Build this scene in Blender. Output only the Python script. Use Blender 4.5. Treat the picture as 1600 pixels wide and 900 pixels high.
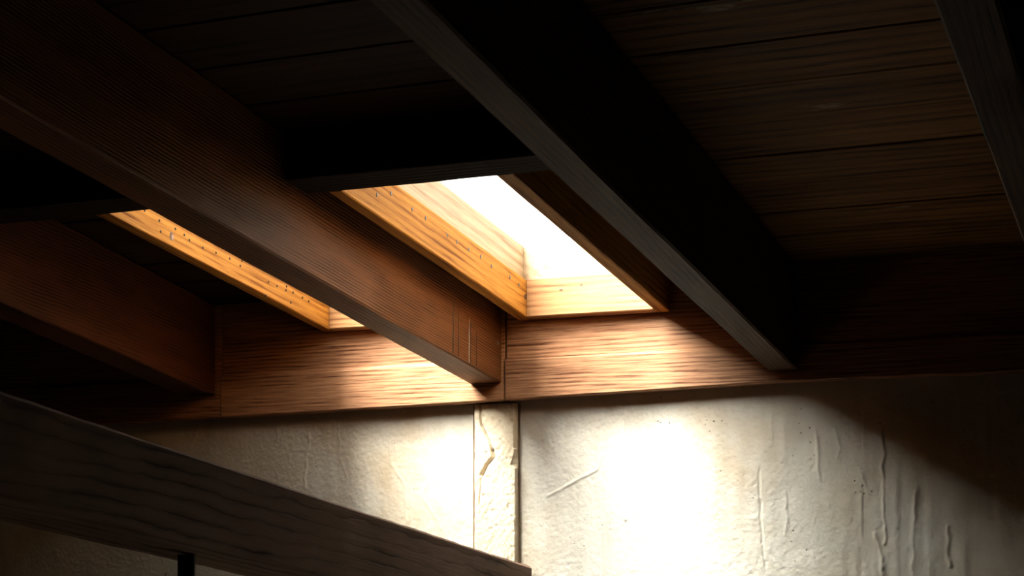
import bpy, bmesh, math, random
import numpy as np
from mathutils import Matrix, Vector

for o in list(bpy.data.objects):
    bpy.data.objects.remove(o, do_unlink=True)
scene = bpy.context.scene
C = scene.collection
random.seed(7)

# ------------------------------------------------------------------ camera
H = 1.6                                   # eye height above the floor
F_PX, YAW = 2590.0, math.atan2(1118, 2590.0)
cam_d = bpy.data.cameras.new('camera')
cam = bpy.data.objects.new('camera', cam_d)
C.objects.link(cam)
cam.location = (0, 0, H)
cam.rotation_euler = (math.pi / 2, 0, YAW)
cam_d.sensor_width = 36.0
cam_d.lens = F_PX / 1600 * 36
cam_d.shift_y = 410 / 1600                # level camera with a rise of the lens
cam_d.clip_start = 0.02
scene.camera = cam

# ------------------------------------------------------------------ sky, sun, exposure
SKY, SUN = 8.0, 122.0
world = bpy.data.worlds.new('world')
scene.world = world
world.use_nodes = True
bg = world.node_tree.nodes['Background']
bg.inputs['Color'].default_value = (1.0, 0.985, 0.96, 1)
bg.inputs['Strength'].default_value = SKY

sun_d = bpy.data.lights.new('sun', 'SUN')
sun_d.energy = SUN
sun_d.angle = math.radians(62)            # hazy sun behind thin bright cloud
sun_d.color = (1.0, 0.975, 0.935)
sun = bpy.data.objects.new('sun', sun_d)
C.objects.link(sun)
sun.location = (-1.8, 0.5, 6)
sun.rotation_euler = Vector((0.52, 0.55, -0.66)).to_track_quat('-Z', 'Y').to_euler()

vs = scene.view_settings
vs.view_transform = 'Standard'
vs.look = 'None'
vs.gamma = 1.0
vs.exposure = 0.0
vs.use_curve_mapping = False

# ------------------------------------------------------------------ node helpers
def new_mat(name):
    m = bpy.data.materials.new(name)
    m.use_nodes = True
    nt = m.node_tree
    return m, nt, nt.nodes['Principled BSDF']

def N(nt, t, **kw):
    n = nt.nodes.new(t)
    for k, v in kw.items():
        if k in n.inputs:
            n.inputs[k].default_value = v
        else:
            setattr(n, k, v)
    return n

def ramp(nt, stops):
    r = nt.nodes.new('ShaderNodeValToRGB')
    e = r.color_ramp.elements
    while len(e) > 2:
        e.remove(e[-1])
    for i, (p, col) in enumerate(stops):
        if i > 1:
            e.new(p)
        e[i].position = p
        e[i].color = (*col, 1) if len(col) == 3 else col
    return r

def mix(nt, mode, fac, a, b):
    n = nt.nodes.new('ShaderNodeMix')
    n.data_type = 'RGBA'
    n.blend_type = mode
    for sock, v in ((n.inputs[0], fac), (n.inputs[6], a), (n.inputs[7], b)):
        if hasattr(v, 'is_linked'):
            nt.links.new(v, sock)
        elif isinstance(v, (int, float)):
            sock.default_value = v
        else:
            sock.default_value = (*v, 1)
    return n.outputs[2]

def math_n(nt, op, a, b):
    n = nt.nodes.new('ShaderNodeMath')
    n.operation = op
    for sock, v in ((n.inputs[0], a), (n.inputs[1], b)):
        if hasattr(v, 'is_linked'):
            nt.links.new(v, sock)
        else:
            sock.default_value = v
    return n.outputs[0]

def wood(name, dark, light, axis='Y', period=0.010, wander=26.0, stretch=0.16, ring=0.5, sharp=1.6, wscale=3.5,
         rough=0.55, bump=0.35, tone=0.45, spec=0.4, fine=230.0, scuff=0.0):
    """Sawn timber: growth rings that wander along the length, fine fibre, patches of tone, raised grain."""
    m, nt, b = new_mat(name)
    L = nt.links.new
    tc = N(nt, 'ShaderNodeTexCoord')
    oi = N(nt, 'ShaderNodeObjectInfo')
    off = N(nt, 'ShaderNodeVectorMath', operation='SCALE')
    comb = N(nt, 'ShaderNodeCombineXYZ')
    for k in range(3):
        L(oi.outputs['Random'], comb.inputs[k])
    L(comb.outputs[0], off.inputs[0]); off.inputs['Scale'].default_value = 9.0
    add = N(nt, 'ShaderNodeVectorMath', operation='ADD')
    L(tc.outputs['Object'], add.inputs[0]); L(off.outputs[0], add.inputs[1])
    def mapped(st):
        mp = N(nt, 'ShaderNodeMapping')
        L(add.outputs[0], mp.inputs['Vector'])
        mp.inputs['Scale'].default_value = (1, st, 1) if axis == 'Y' else (st, 1, 1)
        return mp.outputs[0]
    def noise(vec, scale, detail, rgh=0.55):
        n = N(nt, 'ShaderNodeTexNoise')
        n.inputs['Scale'].default_value = scale; n.inputs['Detail'].default_value = detail
        n.inputs['Roughness'].default_value = rgh
        L(vec, n.inputs['Vector'])
        return n.outputs['Fac']
    mv = mapped(stretch)
    sep = N(nt, 'ShaderNodeSeparateXYZ'); L(add.outputs[0], sep.inputs[0])
    across = math_n(nt, 'ADD', sep.outputs['Z'], math_n(nt, 'MULTIPLY', sep.outputs['X' if axis == 'Y' else 'Y'], 0.7))
    phase = math_n(nt, 'ADD', math_n(nt, 'MULTIPLY', across, 6.2832 / period),
                   math_n(nt, 'MULTIPLY', noise(mv, wscale, 2.5, 0.45), wander))
    phase = math_n(nt, 'ADD', phase, math_n(nt, 'MULTIPLY', noise(mv, 38, 2, 0.5), 4.5))
    wv = math_n(nt, 'POWER', math_n(nt, 'ADD', math_n(nt, 'MULTIPLY', math_n(nt, 'SINE', phase, 0), 0.5), 0.5), 1 / sharp)
    mod = ramp(nt, [(0.35, (0.25, 0.25, 0.25)), (0.65, (1, 1, 1))]); L(noise(mv, 22, 2), mod.inputs['Fac'])
    wv = math_n(nt, 'SUBTRACT', 1.0, math_n(nt, 'MULTIPLY', math_n(nt, 'SUBTRACT', 1.0, wv), mod.outputs['Color']))
    fib = noise(mapped(0.03), fine, 6, 0.7)
    g = math_n(nt, 'ADD', math_n(nt, 'MULTIPLY', wv, ring), math_n(nt, 'MULTIPLY', fib, 1 - ring))
    mid = tuple((a + 1.3 * c) / 2.3 for a, c in zip(dark, light))
    lo, hi = (1 - ring) * 0.41 + ring * 0.10, (1 - ring) * 0.585 + ring * 0.92
    r = ramp(nt, [(lo, dark), (lo + (hi - lo) * .5, mid), (hi, light)])
    L(g, r.inputs['Fac'])
    rb = ramp(nt, [(0.30, (0.38, 0.31, 0.26)), (0.72, (1.15, 1.12, 1.08))])
    L(noise(mv, 8, 5, 0.62), rb.inputs['Fac'])
    col = mix(nt, 'MULTIPLY', tone, r.outputs['Color'], rb.outputs['Color'])
    if scuff:                                  # old paint and plaster smears
        sr = ramp(nt, [(0.64, (0, 0, 0)), (0.74, (1, 1, 1))]); L(noise(mapped(0.28), 16, 5, 0.7), sr.inputs['Fac'])
        col = mix(nt, 'MIX', math_n(nt, 'MULTIPLY', sr.outputs['Color'], scuff), col, (0.42, 0.36, 0.28))
    L(col, b.inputs['Base Color'])
    b.inputs['Roughness'].default_value = rough
    b.inputs['Specular IOR Level'].default_value = spec
    bp = N(nt, 'ShaderNodeBump'); bp.inputs['Strength'].default_value = bump
    bp.inputs['Distance'].default_value = 0.003
    L(g, bp.inputs['Height']); L(bp.outputs[0], b.inputs['Normal'])
    return m

def plaster(name, base, stain, pits=0.8, bump=0.6, stain_amt=0.6):
    m, nt, b = new_mat(name)
    L = nt.links.new
    tc = N(nt, 'ShaderNodeTexCoord')
    n1 = N(nt, 'ShaderNodeTexNoise'); n1.inputs['Scale'].default_value = 2.3
    n1.inputs['Detail'].default_value = 6; n1.inputs['Roughness'].default_value = 0.62
    L(tc.outputs['Object'], n1.inputs['Vector'])
    r1 = ramp(nt, [(0.42, (0, 0, 0)), (0.72, (1, 1, 1))]); L(n1.outputs['Fac'], r1.inputs['Fac'])
    mp = N(nt, 'ShaderNodeMapping'); mp.inputs['Scale'].default_value = (14, 14, 2.2)
    L(tc.outputs['Object'], mp.inputs['Vector'])
    n2 = N(nt, 'ShaderNodeTexNoise'); n2.inputs['Scale'].default_value = 1.6
    n2.inputs['Detail'].default_value = 5
    L(mp.outputs[0], n2.inputs['Vector'])
    r2 = ramp(nt, [(0.45, (1, 1, 1)), (0.78, (0.72, 0.68, 0.60))]); L(n2.outputs['Fac'], r2.inputs['Fac'])
    fac = math_n(nt, 'MULTIPLY', r1.outputs['Color'], stain_amt)
    c = mix(nt, 'MIX', fac, base, stain)
    c = mix(nt, 'MULTIPLY', 0.4, c, r2.outputs['Color'])
    # pin holes and specks, gathered in clusters
    v = N(nt, 'ShaderNodeTexVoronoi'); v.inputs['Scale'].default_value = 62
    L(tc.outputs['Object'], v.inputs['Vector'])
    rv = ramp(nt, [(0.10, (1, 1, 1)), (0.17, (0, 0, 0))]); L(v.outputs['Distance'], rv.inputs['Fac'])
    n3 = N(nt, 'ShaderNodeTexNoise'); n3.inputs['Scale'].default_value = 7
    n3.inputs['Detail'].default_value = 3
    L(tc.outputs['Object'], n3.inputs['Vector'])
    r3 = ramp(nt, [(0.56, (0, 0, 0)), (0.66, (1, 1, 1))]); L(n3.outputs['Fac'], r3.inputs['Fac'])
    spots = math_n(nt, 'MULTIPLY', math_n(nt, 'MULTIPLY', rv.outputs['Color'], r3.outputs['Color']), pits)
    c = mix(nt, 'MIX', spots, c, (0.06, 0.045, 0.03))
    L(c, b.inputs['Base Color'])
    b.inputs['Roughness'].default_value = 0.9
    b.inputs['Specular IOR Level'].default_value = 0.2
    n4 = N(nt, 'ShaderNodeTexNoise'); n4.inputs['Scale'].default_value = 95
    n4.inputs['Detail'].default_value = 5; n4.inputs['Roughness'].default_value = 0.7
    L(tc.outputs['Object'], n4.inputs['Vector'])
    hh = math_n(nt, 'SUBTRACT', n4.outputs['Fac'], math_n(nt, 'MULTIPLY', spots, 0.8))
    bp = N(nt, 'ShaderNodeBump'); bp.inputs['Strength'].default_value = bump
    bp.inputs['Distance'].default_value = 0.003
    L(hh, bp.inputs['Height']); L(bp.outputs[0], b.inputs['Normal'])
    return m

def plain(name, col, rough=0.6, metal=0.0, var=0.25):
    m, nt, b = new_mat(name)
    tc = N(nt, 'ShaderNodeTexCoord')
    n = N(nt, 'ShaderNodeTexNoise'); n.inputs['Scale'].default_value = 30; n.inputs['Detail'].default_value = 4
    nt.links.new(tc.outputs['Object'], n.inputs['Vector'])
    r = ramp(nt, [(0.3, tuple(x * (1 - var) for x in col)), (0.7, col)])
    nt.links.new(n.outputs['Fac'], r.inputs['Fac'])
    nt.links.new(r.outputs['Color'], b.inputs['Base Color'])
    b.inputs['Roughness'].default_value = rough
    b.inputs['Metallic'].default_value = metal
    return m

M = {}
M['rafter'] = wood('rafter_wood', (0.020, 0.006, 0.0014), (0.215, 0.082, 0.026), 'Y', period=0.0075, wander=75, wscale=2.4, stretch=0.22, rough=0.5, bump=0.6, tone=0.6, spec=0.16, ring=0.42)
M['rafter_grey'] = wood('grey_rafter_wood', (0.016, 0.008, 0.004), (0.105, 0.054, 0.026), 'Y', period=0.009, wander=60, wscale=2.4, stretch=0.18, rough=0.65, bump=0.35, tone=0.7, spec=0.08, ring=0.25)
M['rafter_red'] = wood('red_rafter_wood', (0.010, 0.003, 0.001), (0.085, 0.025, 0.006), 'Y', period=0.009, wander=80, wscale=2.4, stretch=0.22, rough=0.6, bump=0.5, tone=0.6, spec=0.12, ring=0.42)
M['beam'] = wood('dark_beam_wood', (0.03, 0.017, 0.011), (0.46, 0.29, 0.20), 'Y', period=0.024, wander=34, stretch=0.3, sharp=4.0, rough=0.75, bump=0.7, tone=0.5, ring=0.6, spec=0.15)
M['ledger'] = wood('ledger_wood', (0.095, 0.026, 0.006), (0.56, 0.29, 0.15), 'X', period=0.011, wander=34, rough=0.55, bump=0.4, tone=0.6, ring=0.14, spec=0.2)
M['honey'] = wood('honey_pine', (0.16, 0.048, 0.004), (0.52, 0.245, 0.046), 'Y', period=0.018, wander=16, rough=0.6, bump=0.3, tone=0.7, ring=0.22, spec=0.08)
M['honey_x'] = wood('honey_pine_cross', (0.18, 0.065, 0.018), (0.48, 0.25, 0.10), 'X', period=0.018, wander=14, rough=0.5, bump=0.25, tone=0.6, ring=0.22)
M['cream'] = wood('pale_pine', (0.24, 0.15, 0.07), (0.46, 0.35, 0.22), 'Y', period=0.03, wander=10, rough=0.6, bump=0.15, tone=0.2, ring=0.2)
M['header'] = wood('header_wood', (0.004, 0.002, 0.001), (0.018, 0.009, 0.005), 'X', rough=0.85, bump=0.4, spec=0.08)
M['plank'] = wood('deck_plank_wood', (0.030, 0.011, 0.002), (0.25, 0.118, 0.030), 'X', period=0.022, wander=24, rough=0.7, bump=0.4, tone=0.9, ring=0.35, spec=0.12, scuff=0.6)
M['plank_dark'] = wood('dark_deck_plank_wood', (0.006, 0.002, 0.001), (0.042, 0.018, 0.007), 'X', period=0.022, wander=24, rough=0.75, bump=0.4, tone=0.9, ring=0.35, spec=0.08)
M['plaster'] = plaster('wall_plaster', (0.64, 0.595, 0.50), (0.46, 0.32, 0.165), stain_amt=0.85)
M['strip'] = plaster('strip_plaster', (0.66, 0.56, 0.41), (0.46, 0.34, 0.20), pits=0.3, bump=0.6)
M['shade'] = plaster('joint_shade', (0.16, 0.105, 0.06), (0.07, 0.045, 0.025), bump=1.0)
M['concrete'] = plaster('floor_concrete', (0.055, 0.042, 0.030), (0.035, 0.026, 0.018))
M['dark_wall'] = plaster('side_plaster', (0.09, 0.07, 0.05), (0.05, 0.04, 0.028))
M['roofing'] = plain('roofing_felt', (0.03, 0.028, 0.026), 0.9)
M['nail'] = plain('dark_nail', (0.012, 0.008, 0.006), 0.6, 0.2)
M['nail_steel'] = plain('grey_nail', (0.15, 0.13, 0.12), 0.6, 0.2)
M['knot'] = plain('knot_wood', (0.09, 0.04, 0.015), 0.6)
M['knot_pale'] = plain('pale_knot_wood', (0.36, 0.24, 0.17), 0.6)
M['drip_dark'] = plain('dark_drip', (0.016, 0.008, 0.005), 0.4)
M['drip_pale'] = plain('pale_drip', (0.55, 0.42, 0.30), 0.5)
M['steel'] = plain('black_steel', (0.014, 0.012, 0.010), 0.5, 0.6)
M['alu'] = plain('grey_aluminium', (0.5, 0.5, 0.5), 0.4, 0.9, 0.1)

gm, gnt, gb = new_mat('skylight_glass')
gnt.nodes.remove(gb)
gt = N(gnt, 'ShaderNodeBsdfTransparent'); gt.inputs['Color'].default_value = (0.95, 0.965, 0.96, 1)
gg = N(gnt, 'ShaderNodeBsdfGlossy'); gg.inputs['Roughness'].default_value = 0.03
gf = N(gnt, 'ShaderNodeFresnel'); gf.inputs['IOR'].default_value = 1.45
gx = N(gnt, 'ShaderNodeMixShader')
gn = N(gnt, 'ShaderNodeTexNoise'); gn.inputs['Scale'].default_value = 6
gcl = math_n(gnt, 'MULTIPLY', gf.outputs[0], 0.6)
gnt.links.new(gcl, gx.inputs[0])
gnt.links.new(gt.outputs[0], gx.inputs[1]); gnt.links.new(gg.outputs[0], gx.inputs[2])
gnt.links.new(gx.outputs[0], gnt.nodes['Material Output'].inputs['Surface'])
M['glass'] = gm

# ------------------------------------------------------------------ geometry helpers
Y_END, SL = 3.95, 0.1365
THETA = math.atan(SL)
def deck(y):                               # underside of the roof boards
    return H + 0.691 + SL * (Y_END - y)

def link(o, parent=None):
    C.objects.link(o)
    if parent is not None:
        o.parent = parent
    return o

def tag(o, label=None, cat=None, group=None, kind=None):
    if label: o['label'] = label
    if cat: o['category'] = cat
    if group: o['group'] = group
    if kind: o['kind'] = kind
    return o

def empty(name, loc=(0, 0, 0)):
    e = bpy.data.objects.new(name, None)
    e.empty_display_size = 0.05
    e.location = loc
    return link(e)

WM = {}                                    # world matrix of each parent
def world_of(o):
    return WM.get(o.name, o.matrix_basis)

def finish(name, verts, faces, mat, parent=None, origin=None, tilt=0.0, smooth=False):
    """verts are world positions; the object keeps its own origin and tilt so its grain runs along it."""
    if origin is None:
        origin = verts[0]
    MW = Matrix.Translation(Vector(origin)) @ Matrix.Rotation(tilt, 4, 'X')
    inv = MW.inverted()
    me = bpy.data.meshes.new(name)
    me.from_pydata([tuple(inv @ Vector(v)) for v in verts], [], faces)
    me.materials.append(mat)
    bm = bmesh.new(); bm.from_mesh(me)
    bmesh.ops.recalc_face_normals(bm, faces=bm.faces)
    bm.to_mesh(me); bm.free()
    if smooth:
        me.polygons.foreach_set('use_smooth', [True] * len(me.polygons))
    o = bpy.data.objects.new(name, me)
    link(o)
    if parent is not None:
        o.parent = parent
        o.matrix_parent_inverse = Matrix.Identity(4)
        o.matrix_basis = world_of(parent).inverted() @ MW
    else:
        o.matrix_basis = MW
    WM[o.name] = MW.copy()
    return o

def wob(seed, amp):
    r = random.Random(seed)
    w = [(r.uniform(1.0, 3.5), r.uniform(0, 6.28), amp * 0.6), (r.uniform(6, 11), r.uniform(0, 6.28), amp * 0.3),
         (r.uniform(25, 45), r.uniform(0, 6.28), amp * 0.22), (r.uniform(80, 130), r.uniform(0, 6.28), amp * 0.16)]
    return lambda s: sum(a * math.sin(f * s + p) for f, p, a in w)

def timber(name, pos, l0, l1, u0, u1, v0, v1, mat, parent=None, n=12, ch=0.003, amp=0.0, seed=1,
           tilt=0.0, origin=None, ch_top=None):
    """A sawn member: chamfered section swept from l0 to l1 with slightly wandering arrises.
    u0..v1 may be numbers or functions of the length."""
    fn = lambda q: q if callable(q) else (lambda s: q)
    U0, U1, V0, V1 = fn(u0), fn(u1), fn(v0), fn(v1)
    ws = [wob(seed * 17 + k, amp) for k in range(4)]
    verts, faces = [], []
    ct = ch if ch_top is None else ch_top
    for i in range(n + 1):
        s = l0 + (l1 - l0) * i / n
        a, b, c, d = U0(s), U1(s), V0(s), V1(s)
        k = [w(s) for w in ws]
        sec = [(a + ch, c + k[0]), (b - ch, c + k[1]), (b + k[1], c + ch), (b + k[2], d - ct),
               (b - ct, d + k[2]), (a + ct, d + k[3]), (a + k[3], d - ct), (a + k[0], c + ch)]
        verts += [pos(u, v, s) for u, v in sec]
    for i in range(n):
        for j in range(8):
            q = (j + 1) % 8
            faces.append((i * 8 + j, i * 8 + q, (i + 1) * 8 + q, (i + 1) * 8 + j))
    faces.append(tuple(range(7, -1, -1)))
    faces.append(tuple(n * 8 + j for j in range(8)))
    o = finish(name, verts, faces, mat, parent, origin or verts[-1], tilt, smooth=True)
    o.data.set_sharp_from_angle(angle=math.radians(25))
    return o

def roof_pos(u, v, s):                     # u = x, v = height over the roof boards' underside, s = y
    return (u, s, deck(s) + v)
def roof_pos_x(u, v, s):                   # member running along x: u = y, v = height over the boards, s = x
    return (s, u, deck(u) + v)
def flat_pos_x(u, v, s):
    return (s, u, v)

def box(name, x0, x1, y0, y1, z0, z1, mat, parent=None, ch=0.0):
    if ch:
        return timber(name, flat_pos_x, x0, x1, y0, y1, z0, z1, mat, parent, n=1, ch=ch)
    v = [(x, y, z) for x in (x0, x1) for y in (y0, y1) for z in (z0, z1)]
    f = [(0, 1, 3, 2), (4, 6, 7, 5), (0, 4, 5, 1), (2, 3, 7, 6), (0, 2, 6, 4), (1, 5, 7, 3)]
    return finish(name, v, f, mat, parent, (x0, y0, z0))

# ------------------------------------------------------------------ room shell
XL, XR, YB = -4.3, 1.8, -2.6
fl = box('floor', XL - .15, XR + .15, YB - .15, 4.17, -0.12, 0.0, M['concrete']); tag(fl, 'grey concrete floor of the room', 'floor', kind='structure')

def side_wall(name, x0, x1, label):
    v = []
    for x in (x0, x1):
        v += [(x, YB, 0), (x, 4.0, 0), (x, 4.0, deck(4.0) + 0.024), (x, YB, deck(YB) + 0.024)]
    f = [(0, 1, 2, 3), (7, 6, 5, 4), (0, 4, 5, 1), (1, 5, 6, 2), (2, 6, 7, 3), (3, 7, 4, 0)]
    o = finish(name, v, f, M['dark_wall'], None, (x0, 0, 0))
    return tag(o, label, 'wall', kind='structure')
side_wall('wall_left', XL - .15, XL, 'dark side wall at the left of the room')
side_wall('wall_right', XR, XR + .15, 'dark side wall at the right of the room')
o = box('wall_rear', XL - .15, XR + .15, YB - .15, YB, 0, deck(YB) + .024, M['dark_wall']); tag(o, 'dark wall behind the viewer', 'wall', kind='structure')

# value noise for the plaster relief
rng = np.random.default_rng(11)
def vnoise(x, z, sx, sz):
    lat = rng.standard_normal((257, 257)) * 0.6
    u, w = (x / sx) % 256, (z / sz) % 256
    i, j = u.astype(int), w.astype(int)
    a, b = u - i, w - j
    a, b = a * a * (3 - 2 * a), b * b * (3 - 2 * b)
    return (lat[i, j] * (1 - a) * (1 - b) + lat[i + 1, j] * a * (1 - b) + lat[i, j + 1] * (1 - a) * b + lat[i + 1, j + 1] * a * b)

def seg_dist(x, z, p, q):
    dx, dz = q[0] - p[0], q[1] - p[1]
    t = np.clip(((x - p[0]) * dx + (z - p[1]) * dz) / (dx * dx + dz * dz), 0, 1)
    return np.hypot(x - p[0] - t * dx, z - p[1] - t * dz)

def line_relief(x, z, pts, amp, width):
    d = np.full(x.shape, 9.0)
    for p, q in zip(pts[:-1], pts[1:]):
        d = np.minimum(d, seg_dist(x, z, p, q))
    return amp * np.exp(-(d / width) ** 2)

RUNS = [  # trowel runs and cracks in the plaster: points, height, width
    ([(-2.2426, 1.99), (-2.2446, 1.8624), (-2.2186, 1.7968)], .0030, .005),
    ([(-1.9453, 1.9912), (-1.9357, 1.9257), (-1.9224, 1.8551)], -.0045, .0038),
    ([(-2.09, 1.8763), (-2.0842, 1.8379), (-2.0414, 1.7765), (-2.0414, 1.664)], .0032, .006),
    ([(-1.9663, 1.7977), (-1.9893, 1.7464), (-1.9224, 1.6462)], .0026, .005),
    ([(-1.625, 1.7417), (-1.4918, 1.8058), (-1.476, 1.8449)], .0050, .0048),
    ([(-1.4134, 1.9889), (-1.4151, 1.9269), (-1.4272, 1.8209), (-1.4168, 1.7161), (-1.4151, 1.6785)], .0048, .0045),
    ([(-1.5058, 1.7286), (-1.5076, 1.661)], -.004, .004),
    ([(-1.476, 1.6444), (-1.4725, 1.5343)], .004, .005),
    ([(-1.0622, 1.7976), (-1.0557, 1.6632), (-1.0492, 1.5605)], -.0055, .0048),
    ([(-0.9202, 1.8962), (-0.9155, 1.8337), (-0.9108, 1.7713)], .0055, .006),
    ([(-0.7592, 1.8915), (-0.7592, 1.7918), (-0.7592, 1.7089), (-0.7485, 1.6414), (-0.7546, 1.6153)], .0065, .0055),
    ([(-0.7775, 1.6415), (-0.7592, 1.5847), (-0.7592, 1.5233)], .006, .0055),
    ([(-0.6821, 1.7446), (-0.6911, 1.5391)], .0045, .007),
    ([(-0.6046, 1.6559), (-0.6105, 1.6151), (-0.6017, 1.5622)], .006, .006),
    ([(-1.0315, 1.9467), (-1.0315, 1.8616)], .003, .006),
    ([(-2.7064, 1.9536), (-2.7326, 1.8919)], .004, .006),
    ([(-2.3398, 1.9232), (-2.3541, 1.7743)], .004, .0055),
    ([(-0.9899, 1.7412), (-0.9947, 1.6471)], .0035, .006),
    ([(-0.8717, 1.8948), (-0.8623, 1.848), (-0.8732, 1.825)], .004, .006),
    ([(-0.8113, 1.785), (-0.7959, 1.7386)], .0035, .006),
    ([(-2.4449, 1.9584), (-2.4408, 1.9045)], .003, .006),
    ([(-1.8335, 2.4), (-1.8335, 0.0)], -.016, .0050),
]
def wall_relief(x, z):
    h = 0.0030 * vnoise(x + 9, z + 9, .45, .5) + 0.0012 * vnoise(x + 9, z + 9, .07, .1)
    right = np.clip((x + 1.35) / 0.5, 0.12, 1)
    h = h + right * 0.0009 * vnoise(x + 9, z + 9, .016, .17) + 0.0004 * vnoise(x + 9, z + 9, .009, .010) + 0.0004 * vnoise(x + 9, z + 9, .0052, .006)
    h = h + right * 0.0010 * vnoise(x + 9, z + 9, .030, .035)
    xw = x + 0.0035 * vnoise(x + 9, z + 9, .03, .03) + 0.0015 * vnoise(x + 9, z + 9, .012, .010)
    for pts, a, w in RUNS:
        h = h + line_relief(x if abs(a) > .01 else xw, z, pts, (a if abs(a) > .01 else a * 0.6), w * 0.6) * ((0.55 + 0.6 * np.abs(vnoise(x + 9, z + 9, .05, .03))) if abs(a) < .01 else 1)
    return h

def lin(*parts):
    out = []
    for a, b, st in parts:
        n = max(1, int(round((b - a) / st)))
        out += list(np.linspace(a, b, n, endpoint=False))
    return np.array(out + [parts[-1][1]])
xs = lin((XL - .15, -3.45, .08), (-3.45, -0.1, .0028), (-0.1, XR + .15, .08))
zs = lin((0, 1.42, .06), (1.42, 2.01, .0028), (2.01, deck(4.0) + .024, .06))
GX, GZ = np.meshgrid(xs, zs, indexing='ij')
GY = 4.0 - wall_relief(GX, GZ)
nx, nz = GX.shape
co = np.stack([GX, GY, GZ], -1).reshape(-1, 3)
idx = np.arange(nx * nz).reshape(nx, nz)
quads = np.stack([idx[:-1, :-1], idx[1:, :-1], idx[1:, 1:], idx[:-1, 1:]], -1).reshape(-1, 4)
x0, x1, z1 = XL - .15, XR + .15, deck(4.0) + .024
bco = np.array([(x, y, z) for x in (x0, x1) for y in (4.02, 4.17) for z in (0, z1)])
bf = np.array([(0, 1, 3, 2), (4, 6, 7, 5), (0, 4, 5, 1), (2, 3, 7, 6), (0, 2, 6, 4), (1, 5, 7, 3)]) + len(co)
co = np.concatenate([co, bco]); quads = np.concatenate([quads, bf])
me = bpy.data.meshes.new('wall_back')
me.vertices.add(len(co)); me.vertices.foreach_set('co', co.astype(np.float32).ravel())
me.loops.add(quads.size); me.loops.foreach_set('vertex_index', quads.astype(np.int32).ravel())
me.polygons.add(len(quads)); me.polygons.foreach_set('loop_start', np.arange(0, quads.size, 4, dtype=np.int32))
me.update(calc_edges=True); me.validate()
sm = np.ones(len(me.polygons), bool); sm[-6:] = False
me.polygons.foreach_set('use_smooth', sm)
me.materials.append(M['plaster'])
wb = link(bpy.data.objects.new('wall_back', me))
tag(wb, 'off-white rough plastered wall with vertical trowel runs under the roof beams', 'wall', kind='structure')

# raised plaster strip with its crack
CRACK = [(-1.8116, 1.9899), (-1.8079, 1.9321), (-1.7856, 1.8875), (-1.7763, 1.8619), (-1.7726, 1.8466),
         (-1.793, 1.8234), (-1.806, 1.7999), (-1.8097, 1.7559), (-1.8134, 1.7187)]
szs = lin((0, 1.45, .05), (1.45, 1.985, .0026))
ncol = 46
def chip(z):
    t = 0.0
    if 1.815 < z < 1.868: t = 0.016 * (1.868 - z) / 0.053 if z > 1.826 else 0.016 * (z - 1.815) / 0.011
    if z > 1.868: t = max(t, 0.004)
    return t
wr = wob(5, .0022); wl = wob(6, .0012)
sv, sf = [], []
gx = np.zeros((len(szs), ncol)); gz = np.zeros_like(gx)
for i, z in enumerate(szs):
    a, b = -1.828 + wl(z * 1.3), -1.7085 - chip(z) + wr(z * 1.5)
    gx[i] = np.linspace(a, b, ncol); gz[i] = z
rel = 0.0009 * vnoise(gx + 9, gz + 9, .006, .008) + 0.0014 * vnoise(gx + 9, gz + 9, .03, .06)
rel += line_relief(gx, gz, CRACK[:4], -.008, .0022)
rel += line_relief(gx, gz, CRACK[3:7], -.012, .0040)
rel += line_relief(gx, gz, CRACK[6:], -.004, .0024)
gy = 3.982 - rel
gy[:, 0] += .004; gy[:, -1] += .003
for i in range(len(szs)):
    row = [(gx[i, 0], 4.018, szs[i])] + [(gx[i, j], gy[i, j], szs[i]) for j in range(ncol)] + [(-1.7068, 3.995, szs[i]), (-1.7068, 4.018, szs[i])]
    sv += row
K = ncol + 3
for i in range(len(szs) - 1):
    for j in range(K - 1):
        sf.append((i * K + j, i * K + j + 1, (i + 1) * K + j + 1, (i + 1) * K + j))
sf.append(tuple(range(K))); sf.append(tuple((len(szs) - 1) * K + j for j in range(K - 1, -1, -1)))
st = finish('trim_1', sv, sf, M['strip'], None, (-1.77, 4.0, 0))
tag(st, 'cream raised plaster strip with a jagged crack running down the wall', 'wall strip', kind='structure')

def shade_strip(xa, xb, y_front, seed):  # added brown strips: shade beside the plaster strip, put in as colour
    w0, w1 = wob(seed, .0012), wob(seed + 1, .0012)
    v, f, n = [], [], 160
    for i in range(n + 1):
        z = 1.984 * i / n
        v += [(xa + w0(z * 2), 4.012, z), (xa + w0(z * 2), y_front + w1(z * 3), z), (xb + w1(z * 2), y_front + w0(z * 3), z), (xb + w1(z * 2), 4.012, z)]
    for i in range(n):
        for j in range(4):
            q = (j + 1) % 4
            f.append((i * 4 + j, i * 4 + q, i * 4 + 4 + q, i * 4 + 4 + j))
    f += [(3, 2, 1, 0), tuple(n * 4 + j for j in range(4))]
    o = finish('joint_shade', v, f, M['shade'], st, (xa, y_front, 0))
    o['label'] = 'brown strip put in for the shade along the plaster strip'
shade_strip(-1.8365, -1.8290, 3.9965, 301)
shade_strip(-1.7075, -1.7030, 3.9930, 305)

# ------------------------------------------------------------------ roof boards
OPEN = [(-2.230, -1.870), (-1.651, -1.310)]           # clear openings of the two skylights
OY0, OY1 = 2.955, 3.918
SETB, CURB_T, CURB_H = 0.015, 0.030, 0.09
holes = [(a - SETB - CURB_T - .001, b + SETB + CURB_T + .001) for a, b in OPEN]
HY0, HY1 = OY0 - SETB - CURB_T - .001, OY1 + SETB + CURB_T + .001

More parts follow.
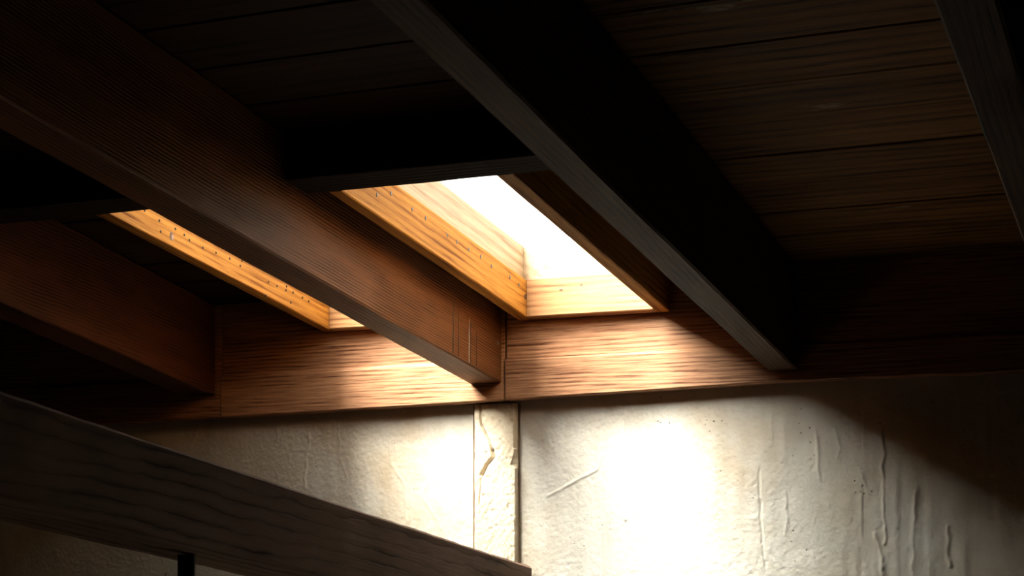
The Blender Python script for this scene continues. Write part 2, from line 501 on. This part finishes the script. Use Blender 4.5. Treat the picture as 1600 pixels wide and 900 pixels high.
ceil = empty('ceiling', (0, 0, deck(0)))
tag(ceil, 'sloping ceiling of dark brown boards laid across the rafters', 'ceiling', kind='structure')
joints = [2.733, 2.901, 3.073, 3.247, 3.416, 3.586, 3.748, 3.929, 4.0]
y = 2.733
while y > YB:
    y -= 0.170 + random.uniform(-.004, .004)
    joints.insert(0, max(y, YB))
xl, xr, XJ = XL, XR, -0.991               # boards split over the rafter right of the skylights, darker colour to its left
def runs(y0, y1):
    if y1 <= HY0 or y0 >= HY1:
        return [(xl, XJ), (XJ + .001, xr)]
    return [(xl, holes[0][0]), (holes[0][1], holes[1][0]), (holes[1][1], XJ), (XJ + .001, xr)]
for k, (ya, yb) in enumerate(zip(joints[:-1], joints[1:])):
    if yb - ya < 0.02: continue
    ga, gb = random.uniform(.0012, .0045), random.uniform(.0012, .0045)
    cuts = sorted({ya + ga, yb - gb} | {c for c in (HY0, HY1) if ya + ga < c < yb - gb})
    up = random.uniform(.0004, .005)
    for c0, c1 in zip(cuts[:-1], cuts[1:]):
        for (a, b) in runs(c0, c1):
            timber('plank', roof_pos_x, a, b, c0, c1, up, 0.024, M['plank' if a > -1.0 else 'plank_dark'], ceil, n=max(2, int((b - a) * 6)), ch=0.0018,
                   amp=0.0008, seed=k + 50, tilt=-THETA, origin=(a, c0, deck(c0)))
# roofing over the boards, cut around the skylights
rv, rf = [], []
def slab(x0, x1, y0, y1):
    b = len(rv)
    for x in (x0, x1):
        for yy in (y0, y1):
            for v in (0.0245, 0.05):
                rv.append((x, yy, deck(yy) + v))
    rf.extend([tuple(i + b for i in q) for q in ((0, 1, 3, 2), (4, 6, 7, 5), (0, 4, 5, 1), (2, 3, 7, 6), (0, 2, 6, 4), (1, 5, 7, 3))])
a0, a1 = XL - .15, XR + .15
slab(a0, a1, YB - .15, HY0); slab(a0, a1, HY1, 4.17)
slab(a0, holes[0][0], HY0, HY1); slab(holes[0][1], holes[1][0], HY0, HY1); slab(holes[1][1], a1, HY0, HY1)
finish('roofing', rv, rf, M['roofing'], ceil, (0, 0, deck(0)))

# ------------------------------------------------------------------ rafters
RH = 0.256
def rafter(x0, x1, label, seed, yaw=0.0, end=3.9475, mat='rafter'):
    sh = lambda x: (lambda s: x + yaw * (s - 3.45))
    o = timber('rafter', roof_pos, YB + .01, end, sh(x0), sh(x1), -RH, -0.0005, M[mat], None, n=90, ch=0.004,
               amp=0.0016, seed=seed, tilt=-THETA, origin=((x0 + x1) / 2, end, deck(end) - RH))
    return tag(o, label, 'rafter', 'rafters carrying the roof boards')
rB = rafter(-2.685, -2.585, 'reddish brown rafter left of both skylights, ending above the dark lower beam', 22, yaw=-.06, mat='rafter_red')
rC = rafter(-1.825, -1.735, 'grainy brown rafter running between the two skylights with drip stains near its end', 23)
rD = rafter(-1.027, -0.955, 'rafter right of both skylights with a grey-brown underside', 24, mat='rafter_grey')
rE = rafter(-0.337, -0.262, 'rafter at the right edge of the picture, almost black', 25, mat='rafter_grey')

def disc(name, centre, normal, r, mat, parent, depth=0.0012, segs=8, sx=1.0, sz=1.0):
    """small domed head standing proud of a face whose normal is 'x' or '-y'"""
    v, f = [], []
    for rr, d in ((1.0, -0.001), (1.0, depth * .5), (0.6, depth)):
        for k in range(segs):
            t = 2 * math.pi * k / segs
            a, b = math.cos(t) * r * rr * sx, math.sin(t) * r * rr * sz
            v.append((centre[0] + d, centre[1] + a, centre[2] + b) if normal == 'x' else (centre[0] + a, centre[1] - d, centre[2] + b))
    for q in range(2):
        for k in range(segs):
            f.append((q * segs + k, q * segs + (k + 1) % segs, (q + 1) * segs + (k + 1) % segs, (q + 1) * segs + k))
    f.append(tuple(range(2 * segs, 3 * segs))); f.append(tuple(range(segs - 1, -1, -1)))
    return finish(name, v, f, mat, parent, centre)

def drip(x, y, ztop, zbot, w, mat, parent, lean=0.0):
    zbot = deck(y) - RH + .006
    n = 14
    v, f = [], []
    for i in range(n + 1):
        t = i / n
        z = ztop + (zbot - ztop) * t
        ww = w * (0.35 + 0.65 * math.sin(min(1, t * 1.6) * math.pi / 2)) * (1 + .25 * math.sin(t * 19 + x * 50))
        yy = y + lean * t + 0.0006 * math.sin(t * 13)
        v += [(x - .0005, yy - ww / 2, z), (x + .0016, yy, z), (x - .0005, yy + ww / 2, z)]
    for i in range(n):
        for j in range(3):
            q = (j + 1) % 3
            f.append((i * 3 + j, i * 3 + q, (i + 1) * 3 + q, (i + 1) * 3 + j))
    f += [(2, 1, 0), (n * 3, n * 3 + 1, n * 3 + 2)]
    return finish('drip', v, f, mat, parent, (x, y, ztop))
xC = -1.735
drip(xC, 3.6568, 2.215, 2.0480, .011, M['drip_dark'], rC)
drip(xC, 3.6861, 2.205, 2.0440, .0045, M['drip_dark'], rC)
drip(xC, 3.7498, 2.180, 2.0350, .0040, M['drip_pale'], rC)
drip(xC, 3.7560, 2.170, 2.0340, .0040, M['drip_dark'], rC)
drip(xC, 3.7919, 2.150, 2.0290, .0050, M['drip_dark'], rC)
disc('nail_head', (xC, 3.9250, 2.137), 'x', .006, M['nail_steel'], rC, depth=.003)

# ------------------------------------------------------------------ ledgers along the wall
def lerp_pts(pts):
    xs_, ys_ = zip(*pts)
    return lambda s: float(np.interp(s, xs_, ys_))
bottom = lerp_pts([(-4.3, H + .362), (-2.9, H + .369), (-2.4, H + .377), (-1.73, H + .391), (-1.4, H + .399), (-1.0, H + .410), (1.8, H + .412)])
seam = lerp_pts([(-4.3, H + .485), (-2.5, H + .490), (-1.73, H + .499), (-1.0, H + .501), (1.8, H + .503)])
topz = deck(3.9475) - .001
def ledger(xa, xb, label, seed):
    e = empty('ledger_beam', ((xa + xb) / 2, 3.975, bottom((xa + xb) / 2)))
    tag(e, label, 'beam', 'ledgers along the wall top')
    n = max(6, int((xb - xa) * 24))
    timber('upper_board', flat_pos_x, xa, xb, 3.958, 3.998, lambda s: seam(s) + .0002, topz, M['ledger'], e, n=n, ch=.0003, amp=.0008,
           seed=seed, origin=(xa, 3.954, seam(xa)))
    timber('lower_board', flat_pos_x, xa, xb, 3.948, 3.998, bottom, lambda s: seam(s), M['ledger'], e, n=n, ch=.003, amp=.0013,
           seed=seed + 1, origin=(xa, 3.948, bottom(xa)), ch_top=.007)
    return e
ledger(XL + .002, -2.598, 'dark ledger beam on the wall top left of the reddish rafter', 31)
ledger(-2.594, -1.729, 'sunlit brown ledger beam under the left skylight', 33)
ledger(-1.723, XR - .002, 'sunlit brown ledger beam under the right skylight running into the dark', 35)

# ------------------------------------------------------------------ headers at the near ends of the openings
HANG = 0.0965
def header(xa, xb, label, seed):
    o = timber('header_beam', roof_pos_x, xa, xb, OY0 - .085, OY0, -HANG, -.0005, M['header'], None, n=16, ch=.003, amp=.0012, seed=seed,
               tilt=-THETA, origin=((xa + xb) / 2, OY0, deck(OY0) - HANG))
    return tag(o, label, 'beam', 'headers at the near end of the skylights')
header(-2.648, -1.827, 'black header beam across the near end of the left skylight', 41)
header(-1.733, -1.029, 'black header beam across the near end of the right skylight', 42)

# ------------------------------------------------------------------ skylights
NAILS1 = [(3.087, 2.3623), (3.1428, 2.3502), (3.1477, 2.3256), (3.2052, 2.3424), (3.241, 2.3346), (3.2617, 2.3263), (3.3172, 2.3176),
          (3.3727, 2.3146), (3.4325, 2.3104), (3.4867, 2.3137), (3.4795, 2.2999), (3.6099, 2.28), (3.6515, 2.2755), (3.6985, 2.2816),
          (3.6954, 2.2712), (3.7305, 2.2704), (3.7782, 2.2638), (3.8106, 2.2587), (3.5992, 2.2436), (3.7192, 2.2428)]
NAILS2 = [(3.1044, 2.3523), (3.1686, 2.3677), (3.2692, 2.3523), (3.3359, 2.3448), (3.4488, 2.3264), (3.5007, 2.3199), (3.5646, 2.3126),
          (3.6342, 2.3073), (3.6985, 2.2943), (3.8126, 2.285), (3.8699, 2.2741)]
def skylight(k, a, b, label):
    e = empty('skylight', ((a + b) / 2, (OY0 + OY1) / 2, deck((OY0 + OY1) / 2) - HANG))
    tag(e, label, 'skylight', 'skylights in the sloping roof')
    T = .034
    lt = timber('side_board', roof_pos, OY0 + .001, 3.9465, a - T, a, -HANG, -.0005, M['honey'], e, n=30, ch=.0025, amp=.0010, seed=60 + k,
                tilt=-THETA, origin=(a, 3.94, deck(3.94) - HANG))
    lt['label'] = 'honey coloured pine side board with nail heads'
    timber('side_board', roof_pos, OY0 + .001, 3.9465, b, b + T, -HANG, -.0005, M['honey'], e, n=30, ch=.0025, amp=.0010, seed=70 + k,
           tilt=-THETA, origin=(b, 3.94, deck(3.94) - HANG))
    en = timber('end_board', roof_pos_x, a + .0008, b - .0008, OY1, 3.9465, -HANG, -.0005, M['honey_x'], e, n=8, ch=.002, amp=.0008, seed=80 + k,
                origin=(a, OY1, deck(OY1) - HANG))
    # upper kerb above the boards, set back a little
    ai, bi, yi0, yi1 = a - SETB, b + SETB, OY0 - SETB, OY1 + SETB
    tl = -THETA
    for xa, xb in ((ai - CURB_T, ai), (bi, bi + CURB_T)):
        timber('kerb_board', roof_pos, yi0 - CURB_T, yi1 + CURB_T, xa, xb, .0005, CURB_H, M['cream'], e, n=10, ch=.002, tilt=tl, seed=90 + k,
               origin=(xa, yi1, deck(yi1)))
    for ya, yb in ((yi0 - CURB_T, yi0), (yi1, yi1 + CURB_T)):
        timber('kerb_board', roof_pos_x, ai + .0005, bi - .0005, ya, yb, .0005, CURB_H, M['cream'], e, n=6, ch=.002, tilt=tl, seed=95 + k,
               origin=(ai, ya, deck(ya)))
    # glass and its frame on top of the kerb
    x0_, x1_, y0_, y1_ = ai - CURB_T, bi + CURB_T, yi0 - CURB_T, yi1 + CURB_T
    fr = timber('glazing_frame', roof_pos, y0_, y1_, x0_, x0_ + .022, CURB_H + .0005, CURB_H + .02, M['alu'], e, n=1, ch=.001)
    timber('glazing_frame', roof_pos, y0_, y1_, x1_ - .022, x1_, CURB_H + .0005, CURB_H + .02, M['alu'], e, n=1, ch=.001)
    timber('glazing_frame', roof_pos_x, x0_ + .022, x1_ - .022, y0_, y0_ + .022, CURB_H + .0005, CURB_H + .02, M['alu'], e, n=1, ch=.001)
    timber('glazing_frame', roof_pos_x, x0_ + .022, x1_ - .022, y1_ - .022, y1_, CURB_H + .0005, CURB_H + .02, M['alu'], e, n=1, ch=.001)
    gv = [(x, yy, deck(yy) + v) for x in (x0_ + .0225, x1_ - .0225) for yy in (y0_ + .0225, y1_ - .0225) for v in (CURB_H + .006, CURB_H + .010)]
    p = finish('glass_pane', gv, [(0, 1, 3, 2), (4, 6, 7, 5), (0, 4, 5, 1), (2, 3, 7, 6), (0, 2, 6, 4), (1, 5, 7, 3)], M['glass'], e)
    # portal: guides the sky's light through the opening
    ld = bpy.data.lights.new('skylight_portal', 'AREA'); ld.shape = 'RECTANGLE'
    ld.size, ld.size_y = x1_ - x0_, y1_ - y0_
    ld.cycles.is_portal = True
    lo = bpy.data.objects.new('skylight_portal', ld); C.objects.link(lo)
    ym = (y0_ + y1_) / 2
    lo.location = ((x0_ + x1_) / 2, ym, deck(ym) + CURB_H + .03)
    lo.rotation_euler = (-THETA, 0, 0)
    return e, lt, en
s1, l1, e1 = skylight(0, *OPEN[0], 'left skylight, its honey pine side board dotted with dark nails, half hidden by a rafter')
s2, l2, e2 = skylight(1, *OPEN[1], 'right skylight, the widest patch of white sky, framed by honey pine boards')
for (yy, zz) in NAILS1:
    disc('nail', (OPEN[0][0], yy, zz), 'x', .0032, M['nail'], l1)
for (yy, zz) in NAILS2:
    disc('nail', (OPEN[1][0], yy, zz), 'x', .0034, M['nail_steel'], l2, sz=1.5)
disc('knot', (OPEN[0][0], 3.1901, 2.3213), 'x', .0075, M['knot'], l1, depth=.0006, segs=12, sz=1.5)
disc('knot', (OPEN[0][0] + .0002, 3.1930, 2.3200), 'x', .0042, M['knot_pale'], l1, depth=.0008, segs=12, sz=1.5)
disc('knot', (OPEN[1][0], 3.9150, 2.2500), 'x', .011, M['knot'], l2, depth=.0005, segs=12, sz=.7)
disc('knot', (-1.555, OY1, 2.262), '-y', .003, M['knot'], e2, depth=.0006, segs=12, sx=1.8)
disc('knot', (-1.500, OY1, 2.272), '-y', .0035, M['knot'], e2, depth=.0006, segs=12)

# ------------------------------------------------------------------ lower beam and its prop
AX, AY, AT, AH, AW = -1.442, 3.45, 1.5639, 0.136, 0.172
def low_pos(u, v, s):
    return (u, s, AT + SL * (AY - s) + v)
bA = timber('low_beam', low_pos, -2.3, AY, AX - AW, AX, -AH, 0.0, M['beam'], None, n=300, ch=.004, ch_top=.005, amp=.0018, seed=101, tilt=-THETA,
            origin=(AX - AW / 2, AY, AT - AH))
tag(bA, 'dark weathered low beam with wavy grain crossing the lower left, its end cut square', 'beam')
PY, PX = 2.23, -1.53
pz = AT + SL * (AY - PY) - AH
pe = empty('prop_post', (PX, PY, 0)); tag(pe, 'thin black steel prop standing under the dark low beam', 'post')
def tube(name, x, yy, z0, z1, r, mat, parent, segs=16):
    v = [(x + r * math.cos(2 * math.pi * k / segs), yy + r * math.sin(2 * math.pi * k / segs), z) for z in (z0, z1) for k in range(segs)]
    f = [(k, (k + 1) % segs, segs + (k + 1) % segs, segs + k) for k in range(segs)] + [tuple(range(segs - 1, -1, -1)), tuple(range(segs, 2 * segs))]
    return finish(name, v, f, mat, parent, (x, yy, z0))
tube('base_plate', PX, PY, 0.0005, .008, .06, M['steel'], pe)
tube('tube', PX, PY, .008, pz - .001, .0145, M['steel'], pe)
